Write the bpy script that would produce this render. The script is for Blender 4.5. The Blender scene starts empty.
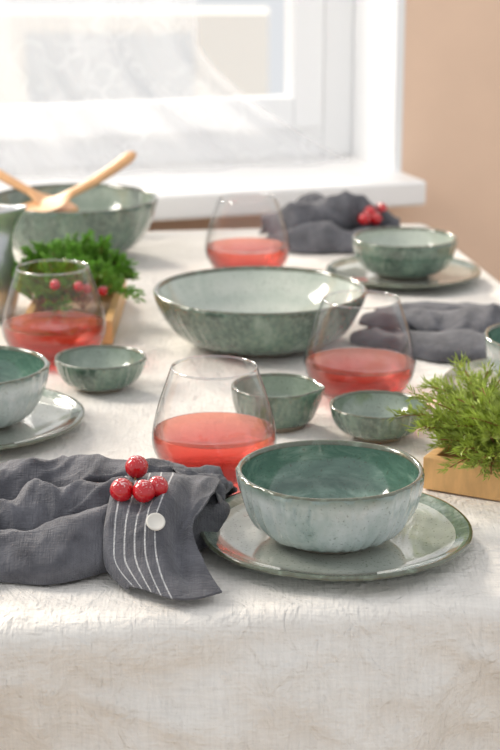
import bpy, math, random
from mathutils import Vector, noise, Matrix
random.seed(7)
scene = bpy.context.scene
try:
    scene.view_settings.view_transform = 'Standard'
except Exception: pass
TZ = 0.75
TS = TZ + 0.0022      # cloth surface height
def srgb(r,g,b):
    def f(c):
        c/=255.0
        return c/12.92 if c<=0.04045 else ((c+0.055)/1.055)**2.4
    return (f(r),f(g),f(b),1.0)

# ---------------------------------------------------------------- materials
def new_mat(name):
    m=bpy.data.materials.new(name); m.use_nodes=True
    nt=m.node_tree
    return m, nt, nt.nodes['Principled BSDF']
def N(nt,t,**kw):
    n=nt.nodes.new(t)
    for k,v in kw.items(): setattr(n,k,v)
    return n
def ramp(nt,stops):
    r=N(nt,'ShaderNodeValToRGB'); e=r.color_ramp.elements
    e[0].position=stops[0][0]; e[0].color=stops[0][1]
    e[1].position=stops[-1][0]; e[1].color=stops[-1][1]
    for p,c in stops[1:-1]:
        x=e.new(p); x.color=c
    return r
def noise_col(nt,scale,stops,mapping=(1,1,1),detail=6,rough=.6,dist=0.0):
    tc=N(nt,'ShaderNodeTexCoord'); mp=N(nt,'ShaderNodeMapping'); mp.inputs['Scale'].default_value=mapping
    nz=N(nt,'ShaderNodeTexNoise'); nz.inputs['Scale'].default_value=scale; nz.inputs['Detail'].default_value=detail
    nz.inputs['Roughness'].default_value=rough; nz.inputs['Distortion'].default_value=dist
    r=ramp(nt,stops)
    L=nt.links
    L.new(tc.outputs['Object'],mp.inputs[0]); L.new(mp.outputs[0],nz.inputs['Vector']); L.new(nz.outputs['Fac'],r.inputs[0])
    return r,nz,mp,tc
def simple(name,col,rough=.6,scale=20,var=.08,bump=0.0,mapping=(1,1,1),metal=0):
    m,nt,b=new_mat(name)
    c0=tuple(max(0,c*(1-var)) for c in col[:3])+(1,); c1=tuple(min(1,c*(1+var)) for c in col[:3])+(1,)
    r,nz,mp,tc=noise_col(nt,scale,[(.3,c0),(.7,c1)],mapping)
    nt.links.new(r.outputs[0],b.inputs['Base Color']); b.inputs['Roughness'].default_value=rough
    b.inputs['Metallic'].default_value=metal
    if bump:
        bp=N(nt,'ShaderNodeBump'); bp.inputs['Strength'].default_value=bump; bp.inputs['Distance'].default_value=.001
        nt.links.new(nz.outputs['Fac'],bp.inputs['Height']); nt.links.new(bp.outputs[0],b.inputs['Normal'])
    return m
def glaze(name,stops,scale=40,mapping=(1,1,1),rough=.12,dist=0.5,rings=None,bump=.12,speck=.6,height=None,mott=0.0,mcol=None):
    """reactive glaze: stretched noise drips + fine mottling + optional turned rings + darker band near the rim"""
    m,nt,b=new_mat(name); L=nt.links
    r,nz,mp,tc=noise_col(nt,scale,stops,mapping,8,.65,dist)
    out=r.outputs[0]
    def mix(fac,a,bc):
        mx=N(nt,'ShaderNodeMix',data_type='RGBA'); L.new(fac,mx.inputs[0]); L.new(a,mx.inputs[6])
        mx.inputs[7].default_value=bc; return mx.outputs[2]
    if rings:
        w=N(nt,'ShaderNodeTexWave'); w.wave_type='RINGS'; w.rings_direction='Z'
        w.inputs['Scale'].default_value=rings[0]; w.inputs['Distortion'].default_value=1.2
        w.inputs['Detail'].default_value=3; w.inputs['Detail Scale'].default_value=1.5
        L.new(tc.outputs['Object'],w.inputs['Vector'])
        mul=N(nt,'ShaderNodeMath',operation='MULTIPLY'); mul.inputs[1].default_value=rings[2]
        L.new(w.outputs['Fac'],mul.inputs[0]); out=mix(mul.outputs[0],out,rings[1])
    if mott:
        mn=N(nt,'ShaderNodeTexNoise'); mn.inputs['Scale'].default_value=200; mn.inputs['Detail'].default_value=5; L.new(tc.outputs['Object'],mn.inputs['Vector'])
        mr_=ramp(nt,[(.42,(0,0,0,1)),(.66,(mott,mott,mott,1))]); L.new(mn.outputs['Fac'],mr_.inputs[0]); out=mix(mr_.outputs[0],out,mcol)
    if height:
        sx=N(nt,'ShaderNodeSeparateXYZ'); L.new(tc.outputs['Object'],sx.inputs[0])
        dn=N(nt,'ShaderNodeMath',operation='MULTIPLY_ADD'); L.new(nz.outputs['Fac'],dn.inputs[0]); dn.inputs[1].default_value=.016; L.new(sx.outputs[2],dn.inputs[2])
        mr=N(nt,'ShaderNodeMapRange'); mr.inputs[1].default_value=height[0]+.008; mr.inputs[2].default_value=height[1]+.008; mr.inputs[4].default_value=height[3]
        L.new(dn.outputs[0],mr.inputs[0]); out=mix(mr.outputs[0],out,height[2])
    sp=N(nt,'ShaderNodeTexNoise'); sp.inputs['Scale'].default_value=480
    L.new(tc.outputs['Object'],sp.inputs['Vector'])
    sr=ramp(nt,[(.62,(0,0,0,1)),(.70,(speck,speck,speck,1))]); L.new(sp.outputs['Fac'],sr.inputs[0])
    out=mix(sr.outputs[0],out,srgb(74,76,56))
    L.new(out,b.inputs['Base Color'])
    b.inputs['Roughness'].default_value=rough
    b.inputs['Coat Weight'].default_value=1.0; b.inputs['Coat Roughness'].default_value=.03
    bp=N(nt,'ShaderNodeBump'); bp.inputs['Strength'].default_value=bump; bp.inputs['Distance'].default_value=.002
    L.new(nz.outputs['Fac'],bp.inputs['Height']); L.new(bp.outputs[0],b.inputs['Normal'])
    return m
PALE_OUT=glaze('glaze_pale_outside',[(.25,srgb(110,136,130)),(.42,srgb(176,189,186)),(.7,srgb(208,214,214))],30,(1,1,.45),height=(.046,.056,srgb(88,112,98),.9),mott=.2,mcol=srgb(150,172,164),dist=.2,bump=.3,speck=.4)
TEAL_IN=glaze('glaze_teal_inside',[(.3,srgb(60,96,82)),(.5,srgb(96,130,114)),(.72,srgb(162,184,170))],22,(1,1,3),rings=(30,srgb(50,82,70),.6))
RIM=glaze('glaze_dark_rim',[(.35,srgb(82,78,58)),(.55,srgb(92,100,82)),(.7,srgb(128,140,122))],90)
GREEN_OUT=glaze('glaze_green_outside',[(.28,srgb(40,58,49)),(.46,srgb(66,90,78)),(.60,srgb(96,122,106)),(.8,srgb(172,186,172))],30,(1,1,.5),mott=.5,mcol=srgb(128,148,130),dist=.2,bump=.3)
PALE_IN=glaze('glaze_pale_inside',[(.3,srgb(172,182,170)),(.6,srgb(204,208,198))],20,(1,1,1),rings=(18,srgb(170,181,170),.5))
SAGE_IN=glaze('glaze_sage_inside',[(.3,srgb(108,124,110)),(.6,srgb(156,168,154))],30,(1,1,1),rings=(26,srgb(116,134,120),.5))
PLATE_C=glaze('glaze_plate_centre',[(.3,srgb(166,172,162)),(.65,srgb(194,197,187))],25,rings=(16,srgb(174,178,168),.35),bump=.05,rough=.08)
PLATE_R=glaze('glaze_plate_rim',[(.32,srgb(74,94,82)),(.47,srgb(126,142,130)),(.7,srgb(188,193,182))],60,mott=.65,mcol=srgb(98,116,102),rough=.1)
FOOT=simple('raw_clay_foot',srgb(150,140,125),.8)
METAL=simple('brushed_metal',srgb(196,198,200),.3,30,.04,.05,(1,1,10),metal=.75)

def facing(nt,k,amp=.75,base=.04):
    """symmetric (works for both faces) grazing-angle reflectance"""
    lw=N(nt,'ShaderNodeLayerWeight'); lw.inputs[0].default_value=.5
    pw=N(nt,'ShaderNodeMath',operation='POWER'); pw.inputs[1].default_value=k; nt.links.new(lw.outputs['Facing'],pw.inputs[0])
    ma=N(nt,'ShaderNodeMath',operation='MULTIPLY_ADD'); ma.inputs[1].default_value=amp; ma.inputs[2].default_value=base; nt.links.new(pw.outputs[0],ma.inputs[0])
    return lw,ma
def glass_mat(name='clear_glass',edge=.20,k=3.2,base=.06):
    m=bpy.data.materials.new(name); m.use_nodes=True; nt=m.node_tree; nt.nodes.clear()
    o=N(nt,'ShaderNodeOutputMaterial'); lw,f=facing(nt,k,.7,base)
    rp=ramp(nt,[(0,(.98,.98,.98,1)),(.55,(.94,.945,.945,1)),(.80,(.72,.73,.735,1)),(.95,(edge+.12,edge+.13,edge+.13,1)),(1,(edge,edge,edge,1))])
    nt.links.new(lw.outputs['Facing'],rp.inputs[0])
    t=N(nt,'ShaderNodeBsdfTransparent'); nt.links.new(rp.outputs[0],t.inputs[0])
    g=N(nt,'ShaderNodeBsdfGlossy'); g.inputs['Roughness'].default_value=.015
    mx=N(nt,'ShaderNodeMixShader'); nt.links.new(f.outputs[0],mx.inputs[0]); nt.links.new(t.outputs[0],mx.inputs[1]); nt.links.new(g.outputs[0],mx.inputs[2])
    nt.links.new(mx.outputs[0],o.inputs[0]); return m
GLASS=glass_mat()
RIMG=glass_mat('glass_rim',.1,1.5,.25)
def wine_mat(name,c0,c1,body,bw):
    m=bpy.data.materials.new(name); m.use_nodes=True; nt=m.node_tree; nt.nodes.clear()
    o=N(nt,'ShaderNodeOutputMaterial')
    tc=N(nt,'ShaderNodeTexCoord'); sx=N(nt,'ShaderNodeSeparateXYZ'); nt.links.new(tc.outputs['Object'],sx.inputs[0])
    mr=N(nt,'ShaderNodeMapRange'); mr.inputs[1].default_value=0.002; mr.inputs[2].default_value=.040
    nt.links.new(sx.outputs[2],mr.inputs[0])
    rp=ramp(nt,[(0,c1),(.5,tuple((a+b)/2 for a,b in zip(c0,c1))),(1,c0)]); nt.links.new(mr.outputs[0],rp.inputs[0])
    t=N(nt,'ShaderNodeBsdfTransparent'); nt.links.new(rp.outputs[0],t.inputs[0])
    rf=N(nt,'ShaderNodeBsdfRefraction'); rf.inputs['IOR'].default_value=1.2; rf.inputs['Roughness'].default_value=0.0; nt.links.new(rp.outputs[0],rf.inputs[0])
    m1=N(nt,'ShaderNodeMixShader'); m1.inputs[0].default_value=.45; nt.links.new(t.outputs[0],m1.inputs[1]); nt.links.new(rf.outputs[0],m1.inputs[2])
    tl=N(nt,'ShaderNodeBsdfTranslucent'); tl.inputs[0].default_value=body
    m2=N(nt,'ShaderNodeMixShader'); m2.inputs[0].default_value=bw; nt.links.new(m1.outputs[0],m2.inputs[1]); nt.links.new(tl.outputs[0],m2.inputs[2])
    g=N(nt,'ShaderNodeBsdfGlossy'); g.inputs['Roughness'].default_value=.02
    lw,f=facing(nt,5.0,.5,.03)
    m3=N(nt,'ShaderNodeMixShader'); nt.links.new(f.outputs[0],m3.inputs[0]); nt.links.new(m2.outputs[0],m3.inputs[1]); nt.links.new(g.outputs[0],m3.inputs[2])
    nt.links.new(m3.outputs[0],o.inputs[0]); return m
WINE=wine_mat('rose_wine',(.98,.52,.42,1),(.80,.10,.11,1),(.92,.20,.15,1),.03)
WINE_T=wine_mat('rose_wine_surface',(.99,.82,.75,1),(.99,.82,.75,1),(1,.55,.45,1),.05)

def cloth_mat(name,c0,c1,weave=900,bump=.4,crinkle=30,rough=.9,stripes=False,cr=.5,fine=0):
    m,nt,b=new_mat(name); L=nt.links
    r,nz,mp,tc=noise_col(nt,crinkle,[(.3,c0),(.7,c1)])
    out=r.outputs[0]
    if stripes:
        uv=N(nt,'ShaderNodeUVMap'); sx=N(nt,'ShaderNodeSeparateXYZ'); L.new(uv.outputs[0],sx.inputs[0])
        mm=N(nt,'ShaderNodeMath',operation='MULTIPLY'); mm.inputs[1].default_value=9.0; L.new(sx.outputs[0],mm.inputs[0])
        fr=N(nt,'ShaderNodeMath',operation='FRACT'); L.new(mm.outputs[0],fr.inputs[0])
        lt=N(nt,'ShaderNodeMath',operation='LESS_THAN'); lt.inputs[1].default_value=.15; L.new(fr.outputs[0],lt.inputs[0])
        gt=N(nt,'ShaderNodeMath',operation='GREATER_THAN'); gt.inputs[1].default_value=.08; L.new(sx.outputs[0],gt.inputs[0])
        l2=N(nt,'ShaderNodeMath',operation='LESS_THAN'); l2.inputs[1].default_value=.60; L.new(sx.outputs[0],l2.inputs[0])
        a=N(nt,'ShaderNodeMath',operation='MULTIPLY'); L.new(lt.outputs[0],a.inputs[0]); L.new(gt.outputs[0],a.inputs[1])
        a2=N(nt,'ShaderNodeMath',operation='MULTIPLY'); L.new(a.outputs[0],a2.inputs[0]); L.new(l2.outputs[0],a2.inputs[1])
        wn=N(nt,'ShaderNodeTexNoise'); wn.inputs['Scale'].default_value=700; L.new(tc.outputs['Object'],wn.inputs['Vector'])
        wr0=ramp(nt,[(.35,(.45,.45,.45,1)),(.6,(.95,.95,.95,1))]); L.new(wn.outputs['Fac'],wr0.inputs[0])
        a3=N(nt,'ShaderNodeMath',operation='MULTIPLY'); L.new(a2.outputs[0],a3.inputs[0]); L.new(wr0.outputs[0],a3.inputs[1])
        mx=N(nt,'ShaderNodeMix',data_type='RGBA'); L.new(a3.outputs[0],mx.inputs[0]); L.new(out,mx.inputs[6]); mx.inputs[7].default_value=srgb(205,205,205)
        out=mx.outputs[2]
    def wv(sc):
        mp2=N(nt,'ShaderNodeMapping'); mp2.inputs['Scale'].default_value=sc; L.new(tc.outputs['Object'],mp2.inputs[0])
        w=N(nt,'ShaderNodeTexNoise'); w.inputs['Scale'].default_value=weave; w.inputs['Detail'].default_value=2
        L.new(mp2.outputs[0],w.inputs['Vector']); return w
    w1=wv((1,.08,.08)); w2=wv((.08,1,1)); ad=N(nt,'ShaderNodeMath',operation='ADD'); L.new(w1.outputs['Fac'],ad.inputs[0]); L.new(w2.outputs['Fac'],ad.inputs[1])
    wr=ramp(nt,[(.36,(.80,.80,.80,1)),(.62,(1,1,1,1))]); hf=N(nt,'ShaderNodeMath',operation='MULTIPLY'); hf.inputs[1].default_value=.5; L.new(ad.outputs[0],hf.inputs[0]); L.new(hf.outputs[0],wr.inputs[0])
    mc=N(nt,'ShaderNodeMix',data_type='RGBA',blend_type='MULTIPLY'); mc.inputs[0].default_value=.45; L.new(out,mc.inputs[6]); L.new(wr.outputs[0],mc.inputs[7]); out=mc.outputs[2]
    L.new(out,b.inputs['Base Color']); b.inputs['Roughness'].default_value=rough
    b.inputs['Sheen Weight'].default_value=.2
    b1=N(nt,'ShaderNodeBump'); b1.inputs['Strength'].default_value=bump; b1.inputs['Distance'].default_value=.0012; L.new(ad.outputs[0],b1.inputs['Height'])
    prev=b1
    layers=[(crinkle,cr,.006,1.2)]+([(fine,1.0,.006,.8),(fine*2.2,.8,.0025,.6)] if fine else [])
    for sc,st,dist,di in layers:
        nn=N(nt,'ShaderNodeTexNoise'); nn.inputs['Scale'].default_value=sc; nn.inputs['Detail'].default_value=4; nn.inputs['Distortion'].default_value=di
        mp3=N(nt,'ShaderNodeMapping'); mp3.inputs['Scale'].default_value=(1,1,.75); L.new(tc.outputs['Object'],mp3.inputs[0]); L.new(mp3.outputs[0],nn.inputs['Vector'])
        s1=N(nt,'ShaderNodeMath',operation='SUBTRACT'); s1.inputs[1].default_value=.5; L.new(nn.outputs['Fac'],s1.inputs[0])
        sq=N(nt,'ShaderNodeMath',operation='MULTIPLY'); L.new(s1.outputs[0],sq.inputs[0]); L.new(s1.outputs[0],sq.inputs[1])
        q2=N(nt,'ShaderNodeMath',operation='ADD'); q2.inputs[1].default_value=.0004; L.new(sq.outputs[0],q2.inputs[0])
        ab=N(nt,'ShaderNodeMath',operation='SQRT'); L.new(q2.outputs[0],ab.inputs[0])
        b2=N(nt,'ShaderNodeBump'); b2.inputs['Strength'].default_value=st; b2.inputs['Distance'].default_value=dist; L.new(ab.outputs[0],b2.inputs['Height']); L.new(prev.outputs[0],b2.inputs['Normal'])
        prev=b2
    L.new(prev.outputs[0],b.inputs['Normal'])
    return m
LINEN=cloth_mat('natural_linen',srgb(231,225,217),srgb(241,236,229),420,.7,16,cr=1.0,fine=42)
NAP=cloth_mat('charcoal_linen',srgb(64,64,70),srgb(112,112,118),900,.8,36)
NAPS=cloth_mat('charcoal_linen_striped',srgb(70,70,76),srgb(108,108,114),900,.8,36,stripes=True)
WOOD=simple('pale_wood',srgb(212,168,112),.5,30,.18,.3,(1,6,1))
SPOON=simple('beech_wood',srgb(216,166,118),.45,40,.12,.2,(1,1,4))
DARKWOOD=simple('table_wood',srgb(150,110,75),.5,20,.15,.3,(8,1,1))
FOL1=simple('thuja_green',srgb(116,164,58),.5,70,.6)
FOL2=simple('juniper_yellow_green',srgb(166,182,80),.5,70,.5)
STEM=simple('twig_bark',srgb(140,100,60),.8)
BUTTON=simple('shell_button',srgb(225,220,210),.3)
def berry_mat():
    m,nt,b=new_mat('frosted_red_berry'); L=nt.links
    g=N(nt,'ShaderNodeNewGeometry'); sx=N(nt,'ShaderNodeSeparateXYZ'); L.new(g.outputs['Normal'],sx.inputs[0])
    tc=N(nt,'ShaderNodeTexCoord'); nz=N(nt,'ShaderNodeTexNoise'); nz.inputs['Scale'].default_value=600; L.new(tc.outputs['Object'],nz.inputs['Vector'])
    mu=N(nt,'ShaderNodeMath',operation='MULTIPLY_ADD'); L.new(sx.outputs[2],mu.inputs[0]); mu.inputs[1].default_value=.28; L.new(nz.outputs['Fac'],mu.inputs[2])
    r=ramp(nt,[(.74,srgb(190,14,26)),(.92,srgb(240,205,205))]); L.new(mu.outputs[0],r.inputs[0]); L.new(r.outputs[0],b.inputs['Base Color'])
    b.inputs['Roughness'].default_value=.15; b.inputs['Coat Weight'].default_value=.6; return m
BERRY=berry_mat()

# ---------------------------------------------------------------- mesh helpers
def mesh_obj(name,verts,faces,mats,fm=None,loc=(0,0,0),parent=None,smooth=True,uvs=None):
    me=bpy.data.meshes.new(name); me.from_pydata(verts,[],faces); me.update()
    for m in mats: me.materials.append(m)
    if fm:
        for p,i in zip(me.polygons,fm): p.material_index=i
    if smooth:
        for p in me.polygons: p.use_smooth=True
    if uvs:
        ul=me.uv_layers.new(name='UVMap')
        for lp in me.loops: ul.data[lp.index].uv=uvs[lp.vertex_index]
    o=bpy.data.objects.new(name,me); scene.collection.objects.link(o); o.location=loc
    if parent: o.parent=parent
    return o
def empty(name,loc):
    e=bpy.data.objects.new(name,None); e.empty_display_size=.05; scene.collection.objects.link(e); e.location=loc; return e
def lathe(name,prof,mats,seg=160,loc=(0,0,0),parent=None,deform=None):
    verts=[];faces=[];fm=[];rings=[]
    for i,(r,z,m) in enumerate(prof):
        if r<1e-6:
            rings.append([len(verts)]); verts.append((0,0,z))
        else:
            ids=[]
            for k in range(seg):
                a=2*math.pi*k/seg; rr,zz=r,z
                if deform: rr,zz=deform(a,r,z,i,m)
                ids.append(len(verts)); verts.append((rr*math.cos(a),rr*math.sin(a),zz))
            rings.append(ids)
    for i in range(len(prof)-1):
        A,B=rings[i],rings[i+1]; m=prof[i+1][2]
        for k in range(seg):
            k2=(k+1)%seg
            if len(A)==1 and len(B)==1: continue
            if len(A)==1: faces.append((A[0],B[k2],B[k]))
            elif len(B)==1: faces.append((A[k],A[k2],B[0]))
            else: faces.append((A[k],A[k2],B[k2],B[k]))
            fm.append(m)
    return mesh_obj(name,verts,faces,mats,fm,loc,parent)
def bowl_prof(R,H,foot,th,amax=82,footh=.004,p=.85):
    am=math.radians(amax); P=[(0,.002,0),(foot*.8,.002,0),(foot*.86,0,0),(foot,0,0),(foot+.0008,footh,0)]
    n=22; sm=math.sin(am)**p; cm=(1-math.cos(am))
    for i in range(1,n+1):
        a=am*i/n
        P.append((foot+(R-foot)*math.sin(a)**p/sm, footh+(H-footh-th*.4)*(1-math.cos(a))/cm,1))
    P.append((R-th*.12,H-th*.1,2)); P.append((R-th*.5,H,2)); P.append((R-th*.9,H-th*.15,2)); P.append((R-th,H-th*.9,2))
    fi=foot*.9
    for i in range(n-1,0,-1):
        a=am*i/n
        P.append((max(fi*.6,fi+(R-th-fi)*math.sin(a)**p/sm), footh+th+(H-footh-th*1.8)*(1-math.cos(a))/cm,3))
    P.append((fi*.5,footh+th*.92,3)); P.append((0,footh+th*.9,3))
    return P
def wob(seed,amp=.0007,n=44,rimamp=.0008):
    def d(a,r,z,i,m):
        if m==0: return r,z
        ca,sa=math.cos(a),math.sin(a)
        nz=noise.noise(Vector((ca*2+seed,sa*2,z*20)))
        rr=r+nz*rimamp
        if m==1:
            rr+=amp*.9*noise.noise(Vector((ca*9+seed,sa*9,z*22)))*1.6+amp*noise.noise(Vector((ca*16,sa*16,z*30+seed)))
            rr+=amp*.35*math.sin(n*a+4*noise.noise(Vector((ca*3,sa*3+seed,z*30))))
        zz=z+(rimamp*.9*noise.noise(Vector((ca*1.5,sa*1.5+seed,3))) if z>.02 else 0)
        return rr,zz
    return d
def bowl(name,x,y,R,H,foot,out,inn,z=0,th=.004,amax=82,seed=1,amp=.0007,n=44,rot=0,extra=None):
    base=wob(seed,amp,n)
    def d(a,r,zz,i,m):
        rr,z2=base(a,r,zz,i,m)
        if extra: rr,z2=extra(a,rr,z2,m)
        return rr,z2
    return lathe(name,bowl_prof(R,H,foot,th,amax),[FOOT,out,RIM,inn],192,(x,y,TS+z),None,d)
def plate(name,x,y,R,seed=1,H=.014):
    f=R*.62
    P=[(0,.002,0),(f*.9,.002,0),(f*.93,0,0),(f,0,0),(f+.002,.003,1)]
    for i in range(1,9):
        t=i/8; P.append((f+.002+(R-f-.002)*t,.003+(H-.006)*t**1.3,1))
    P+= [(R+.0004,H-.0015,2),(R-.0006,H-.0002,2),(R-.0025,H-.0002,2)]
    for i in range(1,8):
        t=i/8; P.append((R-.0025-(R*.26)*t,H-(H-.0075)*math.sin(t*math.pi/2)**.9,3 if t<.5 else 4))
    P+=[(R*.66,.0068,4),(R*.5,.0062,4),(R*.25,.006,4),(0,.006,4)]
    base=wob(seed,.0004,60,.0013)
    return lathe(name,P,[FOOT,PLATE_R,RIM,PLATE_R,PLATE_C],192,(x,y,TS),None,base)

# ---------------------------------------------------------------- room
PH=math.radians(18); O2=Vector((.266,2.62)); U=Vector((-math.cos(PH),-math.sin(PH))); NB=Vector((-math.sin(PH),math.cos(PH)))
def wl(u,n,z): p=O2+U*u+NB*n; return (p.x,p.y,z)
def wbox(name,u0,u1,n0,n1,z0,z1,mat,bevel=0,parent=None):
    v=[wl(u,n,z) for z in (z0,z1) for (u,n) in ((u0,n0),(u1,n0),(u1,n1),(u0,n1))]
    f=[(0,1,2,3),(7,6,5,4),(0,4,5,1),(1,5,6,2),(2,6,7,3),(3,7,4,0)]
    o=mesh_obj(name,v,f,[mat],parent=parent,smooth=False)
    if bevel:
        b=o.modifiers.new('b','BEVEL'); b.width=bevel; b.segments=3
    return o
WALL=simple('beige_wall_paint',srgb(243,211,185),.9,8,.03,.1)
WHITEP=simple('white_paint',srgb(250,250,250),.5,5,.01)
SILLM=simple('white_sill',srgb(250,248,246),.35,5,.01)
def wall_back():
    vs=[];fs=[]
    def blk(u0,u1,z0,z1):
        b=len(vs)
        vs.extend([wl(u,n,z) for z in (z0,z1) for (u,n) in ((u0,.10),(u1,.10),(u1,.34),(u0,.34))])
        fs.extend([tuple(b+i for i in q) for q in [(0,1,2,3),(7,6,5,4),(0,4,5,1),(1,5,6,2),(2,6,7,3),(3,7,4,0)]])
    blk(-1.6,-.004,0,2.6); blk(1.7,3.0,0,2.6); blk(-.004,1.7,0,.757); blk(-.004,1.7,2.15,2.6)
    return mesh_obj('wall_back',vs,fs,[WALL],smooth=False)
wall_back()
win=empty('window_1',wl(.8,.3,1.4)); bpy.context.view_layer.update()
def wp(o):
    o.parent=win; o.matrix_parent_inverse=win.matrix_world.inverted(); return o
wp(wbox('reveal_right',-.008,.006,.099,.34,.797,2.15,WHITEP))
wp(wbox('reveal_left',1.694,1.706,.099,.34,.797,2.15,WHITEP))
wp(wbox('reveal_top',-.008,1.706,.099,.34,2.138,2.152,WHITEP))
FR=simple('window_frame_white',srgb(250,250,250),.35,5,.01)
def frame(pref,u0,u1,z0,z1,w,n0,n1):
    wp(wbox(pref+'_right',u0,u0+w,n0,n1,z0,z1,FR,.004)); wp(wbox(pref+'_left',u1-w,u1,n0,n1,z0,z1,FR,.004))
    wp(wbox(pref+'_bottom',u0+w,u1-w,n0,n1,z0,z0+w,FR,.004)); wp(wbox(pref+'_top',u0+w,u1-w,n0,n1,z1-w,z1,FR,.004))
frame('frame',.006,1.694,.797,2.138,.054,.28,.34)
frame('sash_a',.064,.86,.848,2.086,.052,.268,.32)
frame('sash_b',.87,1.642,.848,2.086,.052,.268,.32)
pm=glass_mat('window_glass')
for i,(a,b) in enumerate(((.114,.81),(.92,1.592))):
    wp(mesh_obj('pane_%d'%(i+1),[wl(a,.30,.898),wl(b,.30,.898),wl(b,.30,2.036),wl(a,.30,2.036)],[(0,1,2,3)],[pm],smooth=False))
sl=wbox('trim_window_sill',-.010,1.75,0,.34,.757,.797,SILLM,.006)
def curtain():
    m=bpy.data.materials.new('sheer_curtain'); m.use_nodes=True; nt=m.node_tree; nt.nodes.clear(); L=nt.links
    o=N(nt,'ShaderNodeOutputMaterial'); tc=N(nt,'ShaderNodeTexCoord')
    v=N(nt,'ShaderNodeTexVoronoi'); v.feature='DISTANCE_TO_EDGE'; v.inputs['Scale'].default_value=12 
    nz=N(nt,'ShaderNodeTexNoise'); nz.inputs['Scale'].default_value=9; L.new(tc.outputs['Object'],nz.inputs['Vector'])
    mxv=N(nt,'ShaderNodeMix',data_type='RGBA'); mxv.inputs[0].default_value=.3; L.new(tc.outputs['Object'],mxv.inputs[6]); L.new(nz.outputs['Color'],mxv.inputs[7]); L.new(mxv.outputs[2],v.inputs['Vector'])
    n2=N(nt,'ShaderNodeTexNoise'); n2.inputs['Scale'].default_value=7; L.new(tc.outputs['Object'],n2.inputs['Vector'])
    r=ramp(nt,[(.0,(1,1,1,1)),(.12,(0,0,0,1))]); L.new(v.outputs['Distance'],r.inputs[0])
    r2=ramp(nt,[(.42,(0,0,0,1)),(.56,(1,1,1,1))]); L.new(n2.outputs['Fac'],r2.inputs[0])
    pm_=N(nt,'ShaderNodeMath',operation='MULTIPLY'); L.new(r.outputs[0],pm_.inputs[0]); L.new(r2.outputs[0],pm_.inputs[1])
    fa=N(nt,'ShaderNodeMath',operation='MULTIPLY_ADD'); L.new(pm_.outputs[0],fa.inputs[0]); fa.inputs[1].default_value=.12; fa.inputs[2].default_value=.38
    t=N(nt,'ShaderNodeBsdfTransparent'); d=N(nt,'ShaderNodeBsdfTranslucent'); d.inputs[0].default_value=(.80,.80,.82,1)
    d2=N(nt,'ShaderNodeBsdfDiffuse'); d2.inputs[0].default_value=(.95,.95,.96,1)
    m0=N(nt,'ShaderNodeMixShader'); m0.inputs[0].default_value=.55; L.new(d.outputs[0],m0.inputs[1]); L.new(d2.outputs[0],m0.inputs[2])
    mx=N(nt,'ShaderNodeMixShader'); L.new(fa.outputs[0],mx.inputs[0]); L.new(t.outputs[0],mx.inputs[1]); L.new(m0.outputs[0],mx.inputs[2]); L.new(mx.outputs[0],o.inputs[0])
    vs=[];fs=[];nu,nz_=240,60
    for j in range(nz_+1):
        z=.80+(2.12-.80)*j/nz_
        for i in range(nu+1):
            u=i/nu; uu=.30+u*1.2-.26*(1-u)**3*max(0,(1.0-z)/.2)**1.4
            n=.19+.014*math.sin(u*60+math.sin(u*9)*2+z*1.0)+.005*math.sin(u*143)
            vs.append(wl(uu,n,z))
    for j in range(nz_):
        for i in range(nu):
            a=j*(nu+1)+i; fs.append((a,a+1,a+nu+2,a+nu+1))
    mesh_obj('sheer_curtain',vs,fs,[m])
curtain()
FLOOR=simple('floor_boards',srgb(200,178,150),.5,6,.15,.1,(1,8,1))
mesh_obj('floor',[(-3,-1.5,0),(3,-1.5,0),(3,4.0,0),(-3,4.0,0)],[(0,1,2,3)],[FLOOR],smooth=False)
EXT=simple('render_facade',srgb(255,250,240),.9,1,.01)
EXT2=simple('facade_window',srgb(212,217,219),.5,1,.02)
ext=empty('neighbour_house',(-1.5,9,0))
def xbox(name,c,s,mat,parent=None):
    v=[(c[0]+sx*s[0]/2,c[1]+sy*s[1]/2,c[2]+sz*s[2]/2) for sz in(-1,1) for sx,sy in((-1,-1),(1,-1),(1,1),(-1,1))]
    if parent: v=[tuple(Vector(p)-parent.location) for p in v]
    return mesh_obj(name,v,[(3,2,1,0),(4,5,6,7),(0,1,5,4),(1,2,6,5),(2,3,7,6),(3,0,4,7)],[mat],parent=parent,smooth=False)
xbox('facade',(-1.2,9.5,-.6),(2.6,.5,2.4),EXT,ext)
xbox('facade_window',(-.75,9.24,.2),(.9,.04,.6),EXT2,ext)

# ---------------------------------------------------------------- table
C=Vector((.466,1.142)); TA=math.radians(8); EX=Vector((-math.cos(TA),-math.sin(TA))); EY=Vector((-math.sin(TA),math.cos(TA)))
W,Ln=1.15,1.40
def tl(a,b,z): p=C+EX*a+EY*b; return (p.x,p.y,z)
tb=empty('dining_table',(0,0,0))
def tbox(name,a0,a1,b0,b1,z0,z1,mat):
    v=[tl(a,b,z) for z in (z0,z1) for (a,b) in ((a0,b0),(a1,b0),(a1,b1),(a0,b1))]
    return mesh_obj(name,v,[(0,1,2,3),(7,6,5,4),(0,4,5,1),(1,5,6,2),(2,6,7,3),(3,7,4,0)],[mat],parent=tb,smooth=False)
tbox('table_top',.02,W-.02,.02,Ln-.02,.715,.745,DARKWOOD)
for i,(a,b) in enumerate(((.07,.07),(W-.13,.07),(.07,Ln-.13),(W-.13,Ln-.13))): tbox('leg_%d'%(i+1),a,a+.06,b,b+.06,0,.715,DARKWOOD)
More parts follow.
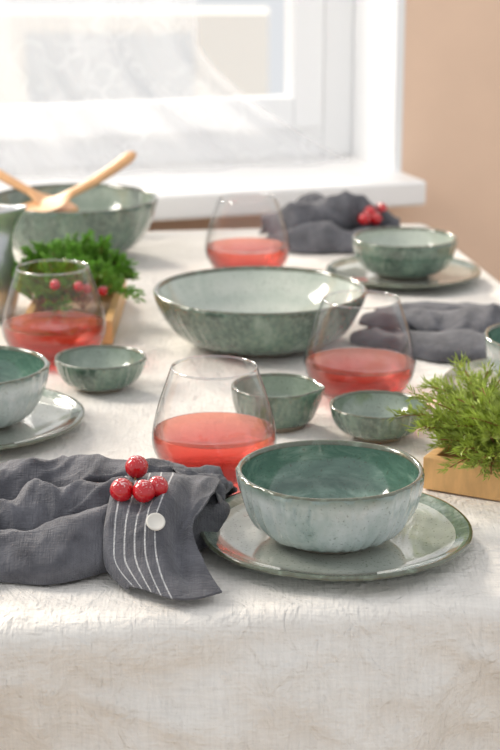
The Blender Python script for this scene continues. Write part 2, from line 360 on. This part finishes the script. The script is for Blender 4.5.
def tablecloth():
    drop=.30; R=.018
    def axis(L,step_in=.0055):
        xs=[];x=-drop
        while x<L+drop:
            xs.append(x); x+= .004 if (abs(x)<.03 or abs(x-L)<.03) else step_in
        xs.append(L+drop); return xs
    A=axis(W);B=axis(Ln); vs=[]
    def cr(x,y,z,w=.22): return max(0,w-abs(noise.noise(Vector((x,y,z)))))/w
    for b in B:
        for a in A:
            ia=min(max(a,R),W-R); ib=min(max(b,R),Ln-R); ea=a-ia; eb=b-ib; e=math.hypot(ea,eb)
            if e<1e-9:
                z=TZ-.0003+.0006*noise.noise(Vector((a*9,b*9,0)))+.0014*cr(a*8,b*4,4)+.0011*cr(a*5+3,b*15,9,.16)
                z=min(z,TZ+.0019)
                vs.append(tl(a,b,z))
            else:
                da,db=ea/e,eb/e
                q=R*math.pi/2
                if e<q: off=R*math.sin(e/R); dz=R-R*math.cos(e/R)
                else:
                    h=e-q; k=min(1,h/.09)
                    s=(a*abs(db)+b*abs(da))
                    fold=k*(.022*math.sin(s*15+1.3)+.010*math.sin(s*37+2*noise.noise(Vector((s*3,h*5,1)))))
                    k2=min(1,h/.02)
                    fold+=k2*.010*noise.noise(Vector((s*13,h*16,2)))+.004*k2*noise.noise(Vector((s*36,h*28,2)))
                    fold+=k2*.006*cr(s*9+h*7,h*15,7,.22)+k2*.003*cr(s*22-h*9,h*26,3,.24)
                    off=R+fold+.04*h+ (.02*k if abs(da)>.2 and abs(db)>.2 else 0); dz=R+h
                vs.append(tl(ia+da*off,ib+db*off,TZ-dz))
    nA=len(A);fs=[]
    for j in range(len(B)-1):
        for i in range(nA-1):
            p=j*nA+i; fs.append((p,p+nA,p+nA+1,p+1))
    mesh_obj('tablecloth',vs,fs,[LINEN])
tablecloth()

# ---------------------------------------------------------------- crockery
plate('dinner_plate',.065,1.213,.1035,1)
bowl('cereal_bowl',.060,1.205,.070,.056,.034,PALE_OUT,TEAL_IN,z=.0065,seed=2,amp=.0012)
plate('dinner_plate.001',-.257,1.497,.1035,3)
bowl('cereal_bowl.001',-.254,1.494,.070,.056,.034,PALE_OUT,TEAL_IN,z=.0065,seed=5,amp=.0012)
plate('dinner_plate.002',.196,2.125,.099,6)
bowl('cereal_bowl.002',.196,2.12,.0665,.050,.032,GREEN_OUT,PALE_IN,z=.0065,seed=8)
plate('dinner_plate.003',.292,1.60,.1035,9)
bowl('cereal_bowl.003',.298,1.60,.070,.056,.034,PALE_OUT,TEAL_IN,z=.0065,seed=11)
bowl('serving_bowl',.011,1.805,.116,.062,.058,GREEN_OUT,PALE_IN,th=.005,amax=68,seed=14,n=60,amp=.0012)
bowl('salad_bowl',-.240,2.275,.115,.080,.048,GREEN_OUT,SAGE_IN,th=.005,amax=74,seed=17,n=60,amp=.0012)
bowl('dip_bowl',-.149,1.63,.0455,.033,.022,GREEN_OUT,SAGE_IN,th=.003,amax=74,seed=20,n=30)
bowl('dip_bowl.001',.116,1.475,.0440,.031,.022,GREEN_OUT,SAGE_IN,th=.003,amax=76,seed=23,n=30)
def spout(a,r,z,m):
    d=(a-(-.25)+math.pi)%(2*math.pi)-math.pi
    k=math.exp(-(d/.26)**2)*max(0,(z-.014)/.024)**1.5
    return r+.006*k, z+.0005*k
bowl('sauce_pourer',.024,1.512,.0410,.038,.028,GREEN_OUT,SAGE_IN,th=.003,amax=86,seed=26,n=30,extra=spout)

# ---------------------------------------------------------------- glasses
def curve_r(pts,z):
    for (z0,r0),(z1,r1) in zip(pts,pts[1:]):
        if z0<=z<=z1:
            t=(z-z0)/(z1-z0); return r0+(r1-r0)*t
    return pts[-1][1]
def catmull(pts,n=8):
    out=[]
    P=[pts[0]]+pts+[pts[-1]]
    for i in range(1,len(P)-2):
        p0,p1,p2,p3=P[i-1],P[i],P[i+1],P[i+2]
        for k in range(n):
            t=k/n
            out.append(tuple(.5*((2*p1[j])+(-p0[j]+p2[j])*t+(2*p0[j]-5*p1[j]+4*p2[j]-p3[j])*t*t+(-p0[j]+3*p1[j]-3*p2[j]+p3[j])*t**3) for j in range(2)))
    out.append(pts[-1]); return out
def wineglass(name,x,y,s=1.0,fill=.040):
    e=empty(name,(x,y,TS))
    key=[(0.0,.0),(.020,.0002),(.029,.0018),(.041,.0095),(.0495,.022),(.0525,.034),(.0510,.048),(.0465,.066),(.0405,.084),(.0362,.0965)]
    pr=catmull(key,7)
    P=[(r*s,z*s,0) for r,z in pr]
    P+=[(.0360*s,.0972*s,1),(.0354*s,.0974*s,1),(.0350*s,.0968*s,1),(.0351*s,.0950*s,1)]
    lathe('glass_body',P,[GLASS,RIMG],96,parent=e)
    zz=[(z,r) for r,z in pr]
    Q=[(0,.0052)]+[(.012,.0052),(.024,.0056)]+[(curve_r(zz,z)-.0012,z) for z in (.0072,.011,.016,.022,.028,.034,fill-.001)]
    Qs=[(r*s,z*s,0) for r,z in Q]
    rr=curve_r(zz,fill)-.0011
    Qs+=[(rr*s,fill*s,0),((rr-.0012)*s,(fill-.0006)*s,1),(rr*.5*s,(fill-.0006)*s,1),(0,(fill-.0006)*s,1)]
    lathe('rose_wine',Qs,[WINE,WINE_T],96,parent=e)
wineglass('wine_glass',-.030,1.362,1.0,.042)
wineglass('wine_glass.001',.107,1.595,1.03,.036)
wineglass('wine_glass.002',-.206,1.735,1.04,.039)
wineglass('wine_glass.003',-.003,2.145,1.04,.038)

# ---------------------------------------------------------------- sweeps
def sweep(name,path,widths,mat,seg=16,parent=None,loc=(0,0,0),dish=None):
    vs=[];fs=[]
    n=len(path)
    for i,p in enumerate(path):
        d=(path[min(i+1,n-1)]-path[max(i-1,0)]).normalized()
        side=d.cross(Vector((0,0,1)))
        if side.length<1e-3: side=Vector((1,0,0))
        side.normalize(); up=side.cross(d).normalized()
        w,h=widths[i]
        for k in range(seg):
            a=2*math.pi*k/seg; off=0
            c,s_=math.cos(a),math.sin(a)
            if dish and s_>0: off=-dish[i]*(s_)
            vs.append(tuple(p+side*w*c+up*(h*s_+off)))
    for i in range(n-1):
        for k in range(seg):
            k2=(k+1)%seg; fs.append((i*seg+k,i*seg+k2,(i+1)*seg+k2,(i+1)*seg+k))
    fs.append(tuple(range(seg))[::-1]); fs.append(tuple((n-1)*seg+k for k in range(seg)))
    return mesh_obj(name,vs,fs,[mat],loc=loc,parent=parent)
def bez(a,b,c,n):
    return [a*(1-t)**2+b*2*t*(1-t)+c*t*t for t in [i/n for i in range(n+1)]]
def spoon(name,a,b,c):
    n=48; path=bez(Vector(a),Vector(b),Vector(c),n); wd=[];ds=[]
    for i in range(n+1):
        t=i/n
        if t<.46:
            q=t/.46; w=.031*math.sqrt(max(0.002,1-(2*q-1)**2*.999)) if q<.5 else .009+.022*math.cos((q-.5)*math.pi)**1.3
            wd.append((w,.0050)); ds.append(.0065*math.sin(math.pi*q))
        else:
            q=(t-.46)/.54; w=.009+.0025*q; h=.0050+.0025*q
            if q>.85: k=math.sqrt(max(.03,1-((q-.85)/.15)**2)); w*=k;h*=k
            wd.append((w,h)); ds.append(0)
    return sweep(name,path,wd,SPOON,dish=ds)
spoon('wooden_salad_spoon',(-.318,2.205,TS+.068),(-.235,2.285,TS+.074),(-.162,2.385,TS+.124))
spoon('wooden_salad_spoon.001',(-.235,2.26,TS+.062),(-.29,2.285,TS+.076),(-.40,2.33,TS+.135))

# ---------------------------------------------------------------- jug
def jug(x,y):
    e=empty('metal_jug',(x,y,TS))
    key=[(.0,.001),(.030,0),(.040,.006),(.045,.032),(.043,.060),(.037,.085),(.033,.104),(.037,.126)]
    pr=catmull(key,8); P=[(r,z,0) for r,z in pr]+[(.0355,.1270,0)]+[(max(0,r-.002),z+ (.002 if z<.01 else 0),0) for r,z in reversed(pr[3:])]+[(0,.005,0)]
    def d(a,r,z,i,m):
        k=math.exp(-((a if a<math.pi else a-2*math.pi)/.38)**2)*max(0,(z-.075)/.052)**1.3
        return r+.022*k,z+.003*k
    lathe('jug_body',P,[METAL],96,parent=e,deform=d)
    path=[Vector(( -.034+ -.035*math.sin(t*math.pi),0,.112-.082*t)) for t in [i/20 for i in range(21)]]
    sweep('handle',path,[(.006,.004)]*21,METAL,parent=e)
jug(-.314,1.93)

# ---------------------------------------------------------------- wooden trays + greenery
def rotated_tray(name,corner,d1,l1,d2,l2,h):
    c=Vector(corner); d1=Vector(d1).normalized(); d2=Vector(d2).normalized()
    e=empty(name,(c.x,c.y,TS))
    def bb(nm,a0,a1,b0,b1,z0,z1):
        v=[]
        for z in (z0,z1):
            for a,b in ((a0,b0),(a1,b0),(a1,b1),(a0,b1)):
                p=d1*a+d2*b; v.append((p.x,p.y,z))
        o=mesh_obj(nm,v,[(3,2,1,0),(4,5,6,7),(0,1,5,4),(1,2,6,5),(2,3,7,6),(3,0,4,7)],[WOOD],parent=e,smooth=False)
        m=o.modifiers.new('b','BEVEL'); m.width=.001; m.segments=2
    t=.009
    bb('bottom',t,l1-t,t,l2-t,0,.006); bb('side_1',0,l1,0,t,0,h); bb('side_2',0,l1,l2-t,l2,0,h)
    bb('side_3',0,t,t,l2-t,0,h); bb('side_4',l1-t,l1,t,l2-t,0,h)
rotated_tray('wooden_tray',(.143,1.333),(.80,-.42),.13,(.42,.80),.11,.028)
rotated_tray('wooden_tray.001',(-.250,1.80),(1,.0),.100,(.0,1),.215,.027)

def foliage(name,roots,mat,count,rad_len,shoot,needle,up=.5,seed=3,bias=None,nw=.0008,spread=.6,xmin=-9):
    rnd=random.Random(seed); vs=[];fs=[];fm=[]
    def needleq(p,d,l,w):
        if p.x<xmin: return
        s=d.cross(Vector((rnd.uniform(-1,1),rnd.uniform(-1,1),rnd.uniform(-1,1))))
        if s.length<1e-4: return
        s.normalize(); t=s.cross(d)
        for q in (s,t):
            b=len(vs); vs.extend([tuple(p),tuple(p+d*l*.45+q*w),tuple(p+d*l),tuple(p+d*l*.45-q*w)]); fs.append((b,b+1,b+2,b+3)); fm.append(0)
    def stem(pts,r):
        for p,q in zip(pts,pts[1:]):
            if q.x<xmin: break
            d=(q-p); 
            if d.length<1e-6: continue
            d.normalize(); s=d.cross(Vector((.3,.2,.9))).normalized(); t=s.cross(d); b=len(vs)
            for c in (p,q):
                for k in range(3):
                    a=k*2.094; vs.append(tuple(c+(s*math.cos(a)+t*math.sin(a))*r))
            for k in range(3):
                k2=(k+1)%3; fs.append((b+k,b+k2,b+3+k2,b+3+k)); fm.append(1)
    for _ in range(count):
        rt,rd=rnd.choice(roots)
        p=Vector(rt)+Vector((rnd.uniform(-rd,rd),rnd.uniform(-rd,rd),rnd.uniform(0,.006)))
        a=rnd.uniform(0,2*math.pi); d=Vector((math.cos(a),math.sin(a),up*rnd.uniform(.3,1.5)))
        if bias: d+=Vector(bias)
        d.normalize(); L=rad_len*rnd.uniform(.6,1.1); n=14; pts=[p.copy()]
        for i in range(n):
            d=(d+Vector((rnd.uniform(-.1,.1),rnd.uniform(-.1,.1),-.05))).normalized(); p=p+d*L/n; pts.append(p.copy())
        stem(pts,.0007)
        for i in range(2,n+1):
            t=i/n; q=pts[i]; dd=(pts[i]-pts[i-1]).normalized()
            sd=dd.cross(Vector((0,0,1))); 
            if sd.length<.05: sd=Vector((1,0,0))
            sd.normalize()
            for sg in (-1,1):
                bd=(dd*.9+sd*sg*spread*1.3+Vector((rnd.uniform(-.25,.25),rnd.uniform(-.25,.25),rnd.uniform(-.2,.45)))).normalized()
                bl=shoot*(1.1-t*.75)*rnd.uniform(.7,1.2); m=max(4,int(bl/.0016)); pp=q.copy(); ds=bd
                for k in range(m):
                    ds=(ds+Vector((0,0,.03))+Vector((rnd.uniform(-.06,.06),rnd.uniform(-.06,.06),rnd.uniform(-.06,.06)))).normalized(); pp=pp+ds*bl/m
                    if pp.z<TS+.001: pp.z=TS+.001
                    nd=(ds*1.0+Vector((rnd.uniform(-spread,spread),rnd.uniform(-spread,spread),rnd.uniform(-.5,.6)))).normalized()
                    needleq(pp,nd,needle*rnd.uniform(.7,1.2),nw)
    return mesh_obj(name,vs,fs,[mat,STEM],fm,smooth=False)
foliage('juniper_sprigs',[((.195,1.375,TS+.028),.022),((.225,1.375,TS+.035),.03),((.25,1.35,TS+.035),.03),((.215,1.34,TS+.030),.025),((.20,1.41,TS+.032),.02),((.17,1.365,TS+.030),.012),((.24,1.325,TS+.030),.02),((.205,1.325,TS+.029),.012)],FOL2,150,.066,.016,.0085,.75,5,bias=(-.06,-.22,.1),nw=.00055,spread=.38)
foliage('thuja_sprigs',[((-.225,1.88,TS+.025),.018),((-.20,1.90,TS+.03),.025),((-.215,1.98,TS+.03),.025),((-.19,1.97,TS+.028),.02),((-.22,1.94,TS+.03),.02)],FOL1,125,.056,.024,.0055,1.5,9,bias=(-.10,.05,0),nw=.0013,xmin=-.268)

# ---------------------------------------------------------------- berries
def sphere(vs,fs,fm,c,r,mi=0,n=16):
    b=len(vs)
    for j in range(n+1):
        ph=math.pi*j/n
        for i in range(2*n):
            a=math.pi*i/n; vs.append((c[0]+r*math.sin(ph)*math.cos(a),c[1]+r*math.sin(ph)*math.sin(a),c[2]+r*math.cos(ph)))
    for j in range(n):
        for i in range(2*n):
            i2=(i+1)%(2*n); fs.append((b+j*2*n+i,b+(j+1)*2*n+i,b+(j+1)*2*n+i2,b+j*2*n+i2)); fm.append(mi)
def berries(name,cs,root):
    vs=[];fs=[];fm=[]
    for x,y,z,r in cs:
        sphere(vs,fs,fm,(x,y,z),r)
        p=Vector((x,y,z)); q=Vector(root); 
        pts=[p+(q-p)*t+Vector((0,0,.004*math.sin(t*3.14))) for t in (0,.25,.5,.75,1)]
        for a,bb in zip(pts,pts[1:]):
            d=(bb-a).normalized(); s=d.cross(Vector((.1,.3,.9))).normalized(); t=s.cross(d); b=len(vs)
            for c in (a,bb):
                for k in range(5):
                    an=k*2*math.pi/5; vs.append(tuple(c+(s*math.cos(an)+t*math.sin(an))*.0008))
            for k in range(5):
                k2=(k+1)%5; fs.append((b+k,b+k2,b+5+k2,b+5+k)); fm.append(1)
    return mesh_obj(name,vs,fs,[BERRY,STEM],fm)
berries('red_berry_sprig',[(-.085,1.208,TS+.062,.0088),(-.0935,1.168,TS+.058,.0088),(-.0770,1.164,TS+.0585,.0086),(-.0675,1.171,TS+.0595,.0080)],(-.086,1.20,TS+.050))
berries('red_berry_sprig.001',[(.150,2.36,TS+.050,.0095),(.168,2.355,TS+.044,.0095),(.140,2.35,TS+.040,.009),(.185,2.37,TS+.046,.009),(.160,2.34,TS+.038,.009),(.176,2.35,TS+.036,.009),(.135,2.36,TS+.052,.008)],(.16,2.38,TS+.025))
berries('red_berry_sprig.002',[(-.19,1.84,TS+.056,.006),(-.182,1.855,TS+.050,.006),(-.215,1.83,TS+.060,.006),(-.165,1.86,TS+.046,.006)],(-.19,1.88,TS+.02))

# ---------------------------------------------------------------- napkins
def patch(name,f,nu,nv,mat,parent,th=.0012):
    vs=[];uv=[];fs=[]
    o=parent.location
    for j in range(nv+1):
        for i in range(nu+1):
            u,v=i/nu,j/nv; p=f(u,v); vs.append((p[0]-o.x,p[1]-o.y,p[2]-o.z)); uv.append((u,v))
    for j in range(nv):
        for i in range(nu):
            a=j*(nu+1)+i; fs.append((a,a+1,a+nu+2,a+nu+1))
    ob=mesh_obj(name,vs,fs,[mat],parent=parent,uvs=uv)
    s=ob.modifiers.new('s','SOLIDIFY'); s.thickness=th; s.offset=1
    return ob
def crv(P,t):
    n=len(P)-1; x=t*n; i=min(int(x),n-1); f=x-i
    p0=P[max(i-1,0)];p1=P[i];p2=P[i+1];p3=P[min(i+2,n)]
    return [.5*((2*p1[j])+(-p0[j]+p2[j])*f+(2*p0[j]-5*p1[j]+4*p2[j]-p3[j])*f*f+(-p0[j]+3*p1[j]-3*p2[j]+p3[j])*f**3) for j in range(len(p1))]
nap=empty('linen_napkin',(-.12,1.22,TS))
S=[[(0,.001),(.004,.010),(.040,.013),(.078,.010),(.066,.018),(.090,.027),(.125,.018),(.138,.012),(.134,.026),(.160,.036),(.20,.026),(.225,.001)],
   [(0,.001),(.002,.012),(.032,.020),(.064,.008),(.048,.020),(.078,.038),(.105,.018),(.120,.010),(.115,.030),(.148,.043),(.185,.026),(.210,.001)],
   [(0,.001),(-.002,.014),(.022,.030),(.052,.014),(.036,.028),(.062,.048),(.088,.026),(.102,.016),(.095,.036),(.125,.052),(.160,.030),(.190,.001)],
   [(0,.001),(.000,.018),(.018,.036),(.040,.028),(.032,.036),(.055,.045),(.078,.034),(.090,.024),(.086,.038),(.110,.046),(.140,.030),(.165,.001)],
   [(0,.001),(.002,.012),(.014,.024),(.030,.016),(.026,.024),(.042,.034),(.058,.024),(.066,.016),(.064,.026),(.080,.034),(.096,.020),(.105,.001)]]
NEAR=[(1.112,),(1.118,),(1.130,),(1.152,),(1.205,)]
def rdg(x,y,z):
    return 1-min(1,abs(noise.noise(Vector((x,y,z))))*3.2)
def body(u,v):
    sec=[]
    for k in range(12):
        y,z=crv([s[k] for s in S],u)
        w=math.sin(math.pi*k/11)
        y+=.030*w*noise.noise(Vector((u*5.5,k*1.1,3))); z+=.016*w*noise.noise(Vector((u*7,k*1.7,9)))
        sec.append((y,z))
    y,z=crv(sec,v); X=-.31+.288*u
    e=math.sin(math.pi*v)
    z+=e*(.006*rdg(X*22+v*5,v*5-X*12,2)-.003+.0035*rdg(X*45-v*9,v*12,5)+.0016*noise.noise(Vector((X*90,v*16,5))))
    y+=.003*noise.noise(Vector((X*30,v*8,8)))+.006*math.sin(u*19)*(1-e)
    X+=.010*noise.noise(Vector((v*9,u*4,1)))
    return (X,crv(NEAR,u)[0]+y,TS+.0006+max(0,z))
patch('cloth_body',body,200,180,NAP,nap)
Lc=[(-.104,1.235,.040),(-.103,1.200,.047),(-.104,1.172,.044),(-.106,1.150,.030),(-.104,1.138,.012),(-.088,1.114,.004)]
Mc=[(-.065,1.245,.042),(-.066,1.205,.051),(-.068,1.165,.049),(-.070,1.140,.036),(-.068,1.118,.016),(-.060,1.093,.004)]
Rc=[(-.026,1.262,.030),(-.027,1.235,.040),(-.032,1.190,.042),(-.038,1.155,.032),(-.030,1.125,.014),(-.022,1.098,.004)]
def ridge_(x,c,w): return math.exp(-abs((x-c)/w)**1.7)
def flap(u,v):
    a,m,b=[Vector(crv(Q,v)) for Q in (Lc,Mc,Rc)]
    p=a*(2*(u-.5)*(u-1))+m*(-4*u*(u-1))+b*(2*u*(u-.5))
    q=math.sin(math.pi*v)
    p.z+=.0035*math.sin(u*10+v*4)*q+.003*noise.noise(Vector((u*5,v*5,3)))*q-.009*ridge_(u,.72+.12*v,.09)*q+.002*rdg(u*4+v*2,v*5,4)*q
    p.x+=.004*math.sin(v*7)*u; p.y+=.004*math.sin(u*7)*v*v
    if u<.06: p.z-=(.06-u)*.1
    return (p.x,p.y,TS+max(.0015,p.z)+.003)
patch('striped_flap',flap,80,100,NAPS,nap,.0015)
TS_=[[(-.060,1.300,.002),(-.060,1.288,.022),(-.058,1.262,.040),(-.056,1.236,.046),(-.050,1.215,.040)],
     [(-.035,1.300,.002),(-.036,1.290,.020),(-.036,1.268,.034),(-.034,1.245,.030),(-.032,1.222,.038)],
     [(-.018,1.298,.003),(-.020,1.286,.022),(-.022,1.262,.030),(-.020,1.240,.018),(-.024,1.218,.026)],
     [(-.012,1.285,.014),(-.016,1.276,.020),(-.020,1.255,.018),(-.026,1.236,.018),(-.028,1.214,.012)]]
def tail(u,v):
    sec=[crv([s[k] for s in TS_],u) for k in range(5)]
    p=crv(sec,v); return (p[0]+.003*math.sin(v*9),p[1],TS+.002+max(.001,p[2]+.004*noise.noise(Vector((u*5,v*7,9)))))
patch('folded_corner',tail,50,60,NAP,nap)
# button sits on the flap: take position and normal from the flap surface
bu,bv=.56,.60
p0=Vector(flap(bu,bv)); pu=Vector(flap(bu+.06,bv))-Vector(flap(bu-.06,bv)); pv=Vector(flap(bu,bv+.05))-Vector(flap(bu,bv-.05))
nn_=pu.cross(pv); nn_.normalize()
if nn_.z<0: nn_=-nn_
bt=lathe('button',[(0,0,0),(.0062,0,0),(.0070,.0008,0),(.0067,.0018,0),(.0054,.0019,0),(.0048,.0013,0),(0,.0013,0)],[BUTTON],32,parent=nap)
bt.location=p0+nn_*.0028-nap.location; bt.rotation_euler=nn_.to_track_quat('Z','Y').to_euler()

def crumple(name,cx,cy,lx,ly,hh,rot,seed,mat):
    e=empty(name,(cx,cy,TS)); ca,sa=math.cos(rot),math.sin(rot)
    rn=random.Random(seed)
    ns=6; secs=[]
    base=[(0,0),(.02,.30),(.16,.50),(.34,.25),(.26,.50),(.40,.95),(.54,.55),(.62,.35),(.56,.65),(.74,.85),(.92,.45),(1,0)]
    for s in range(ns):
        k=.35+.65*math.sin(math.pi*(s+.6)/(ns+.2))
        secs.append([(y+ (rn.uniform(-.06,.06) if 0<i<11 else rn.uniform(-.05,.05)), z*k*(1+rn.uniform(-.25,.25))) for i,(y,z) in enumerate(base)])
    def f(u,v):
        sec=[crv([s[k] for s in secs],u) for k in range(12)]
        y,z=crv(sec,v); tap=.65+.35*math.sin(math.pi*min(1,u*1.1))
        a=(u-.5)*lx+.008*noise.noise(Vector((v*6,u*3,seed))); b=(y-.5)*ly*tap+.006*noise.noise(Vector((u*8,v*5,seed)))
        z=z*hh+(.0025*noise.noise(Vector((u*12,v*9,seed)))+.006*rdg(u*5+v*3,v*5,seed))*math.sin(math.pi*v)
        return (cx+a*ca-b*sa,cy+a*sa+b*ca,TS+.0008+max(0,z))
    patch('cloth',f,110,110,mat,e)
crumple('linen_napkin.001',.115,2.37,.19,.17,.058,.15,3,NAP)
crumple('linen_napkin.002',.245,1.82,.24,.19,.036,-.35,4,NAP)

# ---------------------------------------------------------------- light
w=bpy.data.worlds.new('World'); scene.world=w; w.use_nodes=True
bg=w.node_tree.nodes['Background']; bg.inputs[0].default_value=(.95,.97,1.0,1); bg.inputs[1].default_value=.86
def area(name,loc,target,size,power,col):
    l=bpy.data.lights.new(name,'AREA'); l.shape='RECTANGLE'; l.size=size[0]; l.size_y=size[1]; l.energy=power; l.color=col
    o=bpy.data.objects.new(name,l); scene.collection.objects.link(o); o.location=loc
    o.rotation_euler=(Vector(target)-Vector(loc)).to_track_quat('-Z','Y').to_euler(); return o
area('added_fill_left',(-1.7,2.0,2.0),(0,1.5,.75),(.9,.9),62,(1,.94,.85))  # added soft light for direction and glaze highlights, not a lamp of this room
sn=bpy.data.lights.new('sun','SUN'); sn.energy=4.8; sn.angle=math.radians(10); sn.color=(1,.91,.78)
so=bpy.data.objects.new('sun',sn); scene.collection.objects.link(so)
so.rotation_euler=Vector((.40,-.9,-.50)).to_track_quat('-Z','Y').to_euler()

# ---------------------------------------------------------------- camera
cd=bpy.data.cameras.new('Camera'); cam=bpy.data.objects.new('Camera',cd); scene.collection.objects.link(cam)
cam.location=(0,0,1.23); cam.rotation_euler=(math.radians(74.1),0,0); cd.lens=81.6; cd.sensor_width=36
cd.dof.use_dof=True; cd.dof.focus_distance=1.27; cd.dof.aperture_fstop=9
scene.camera=cam
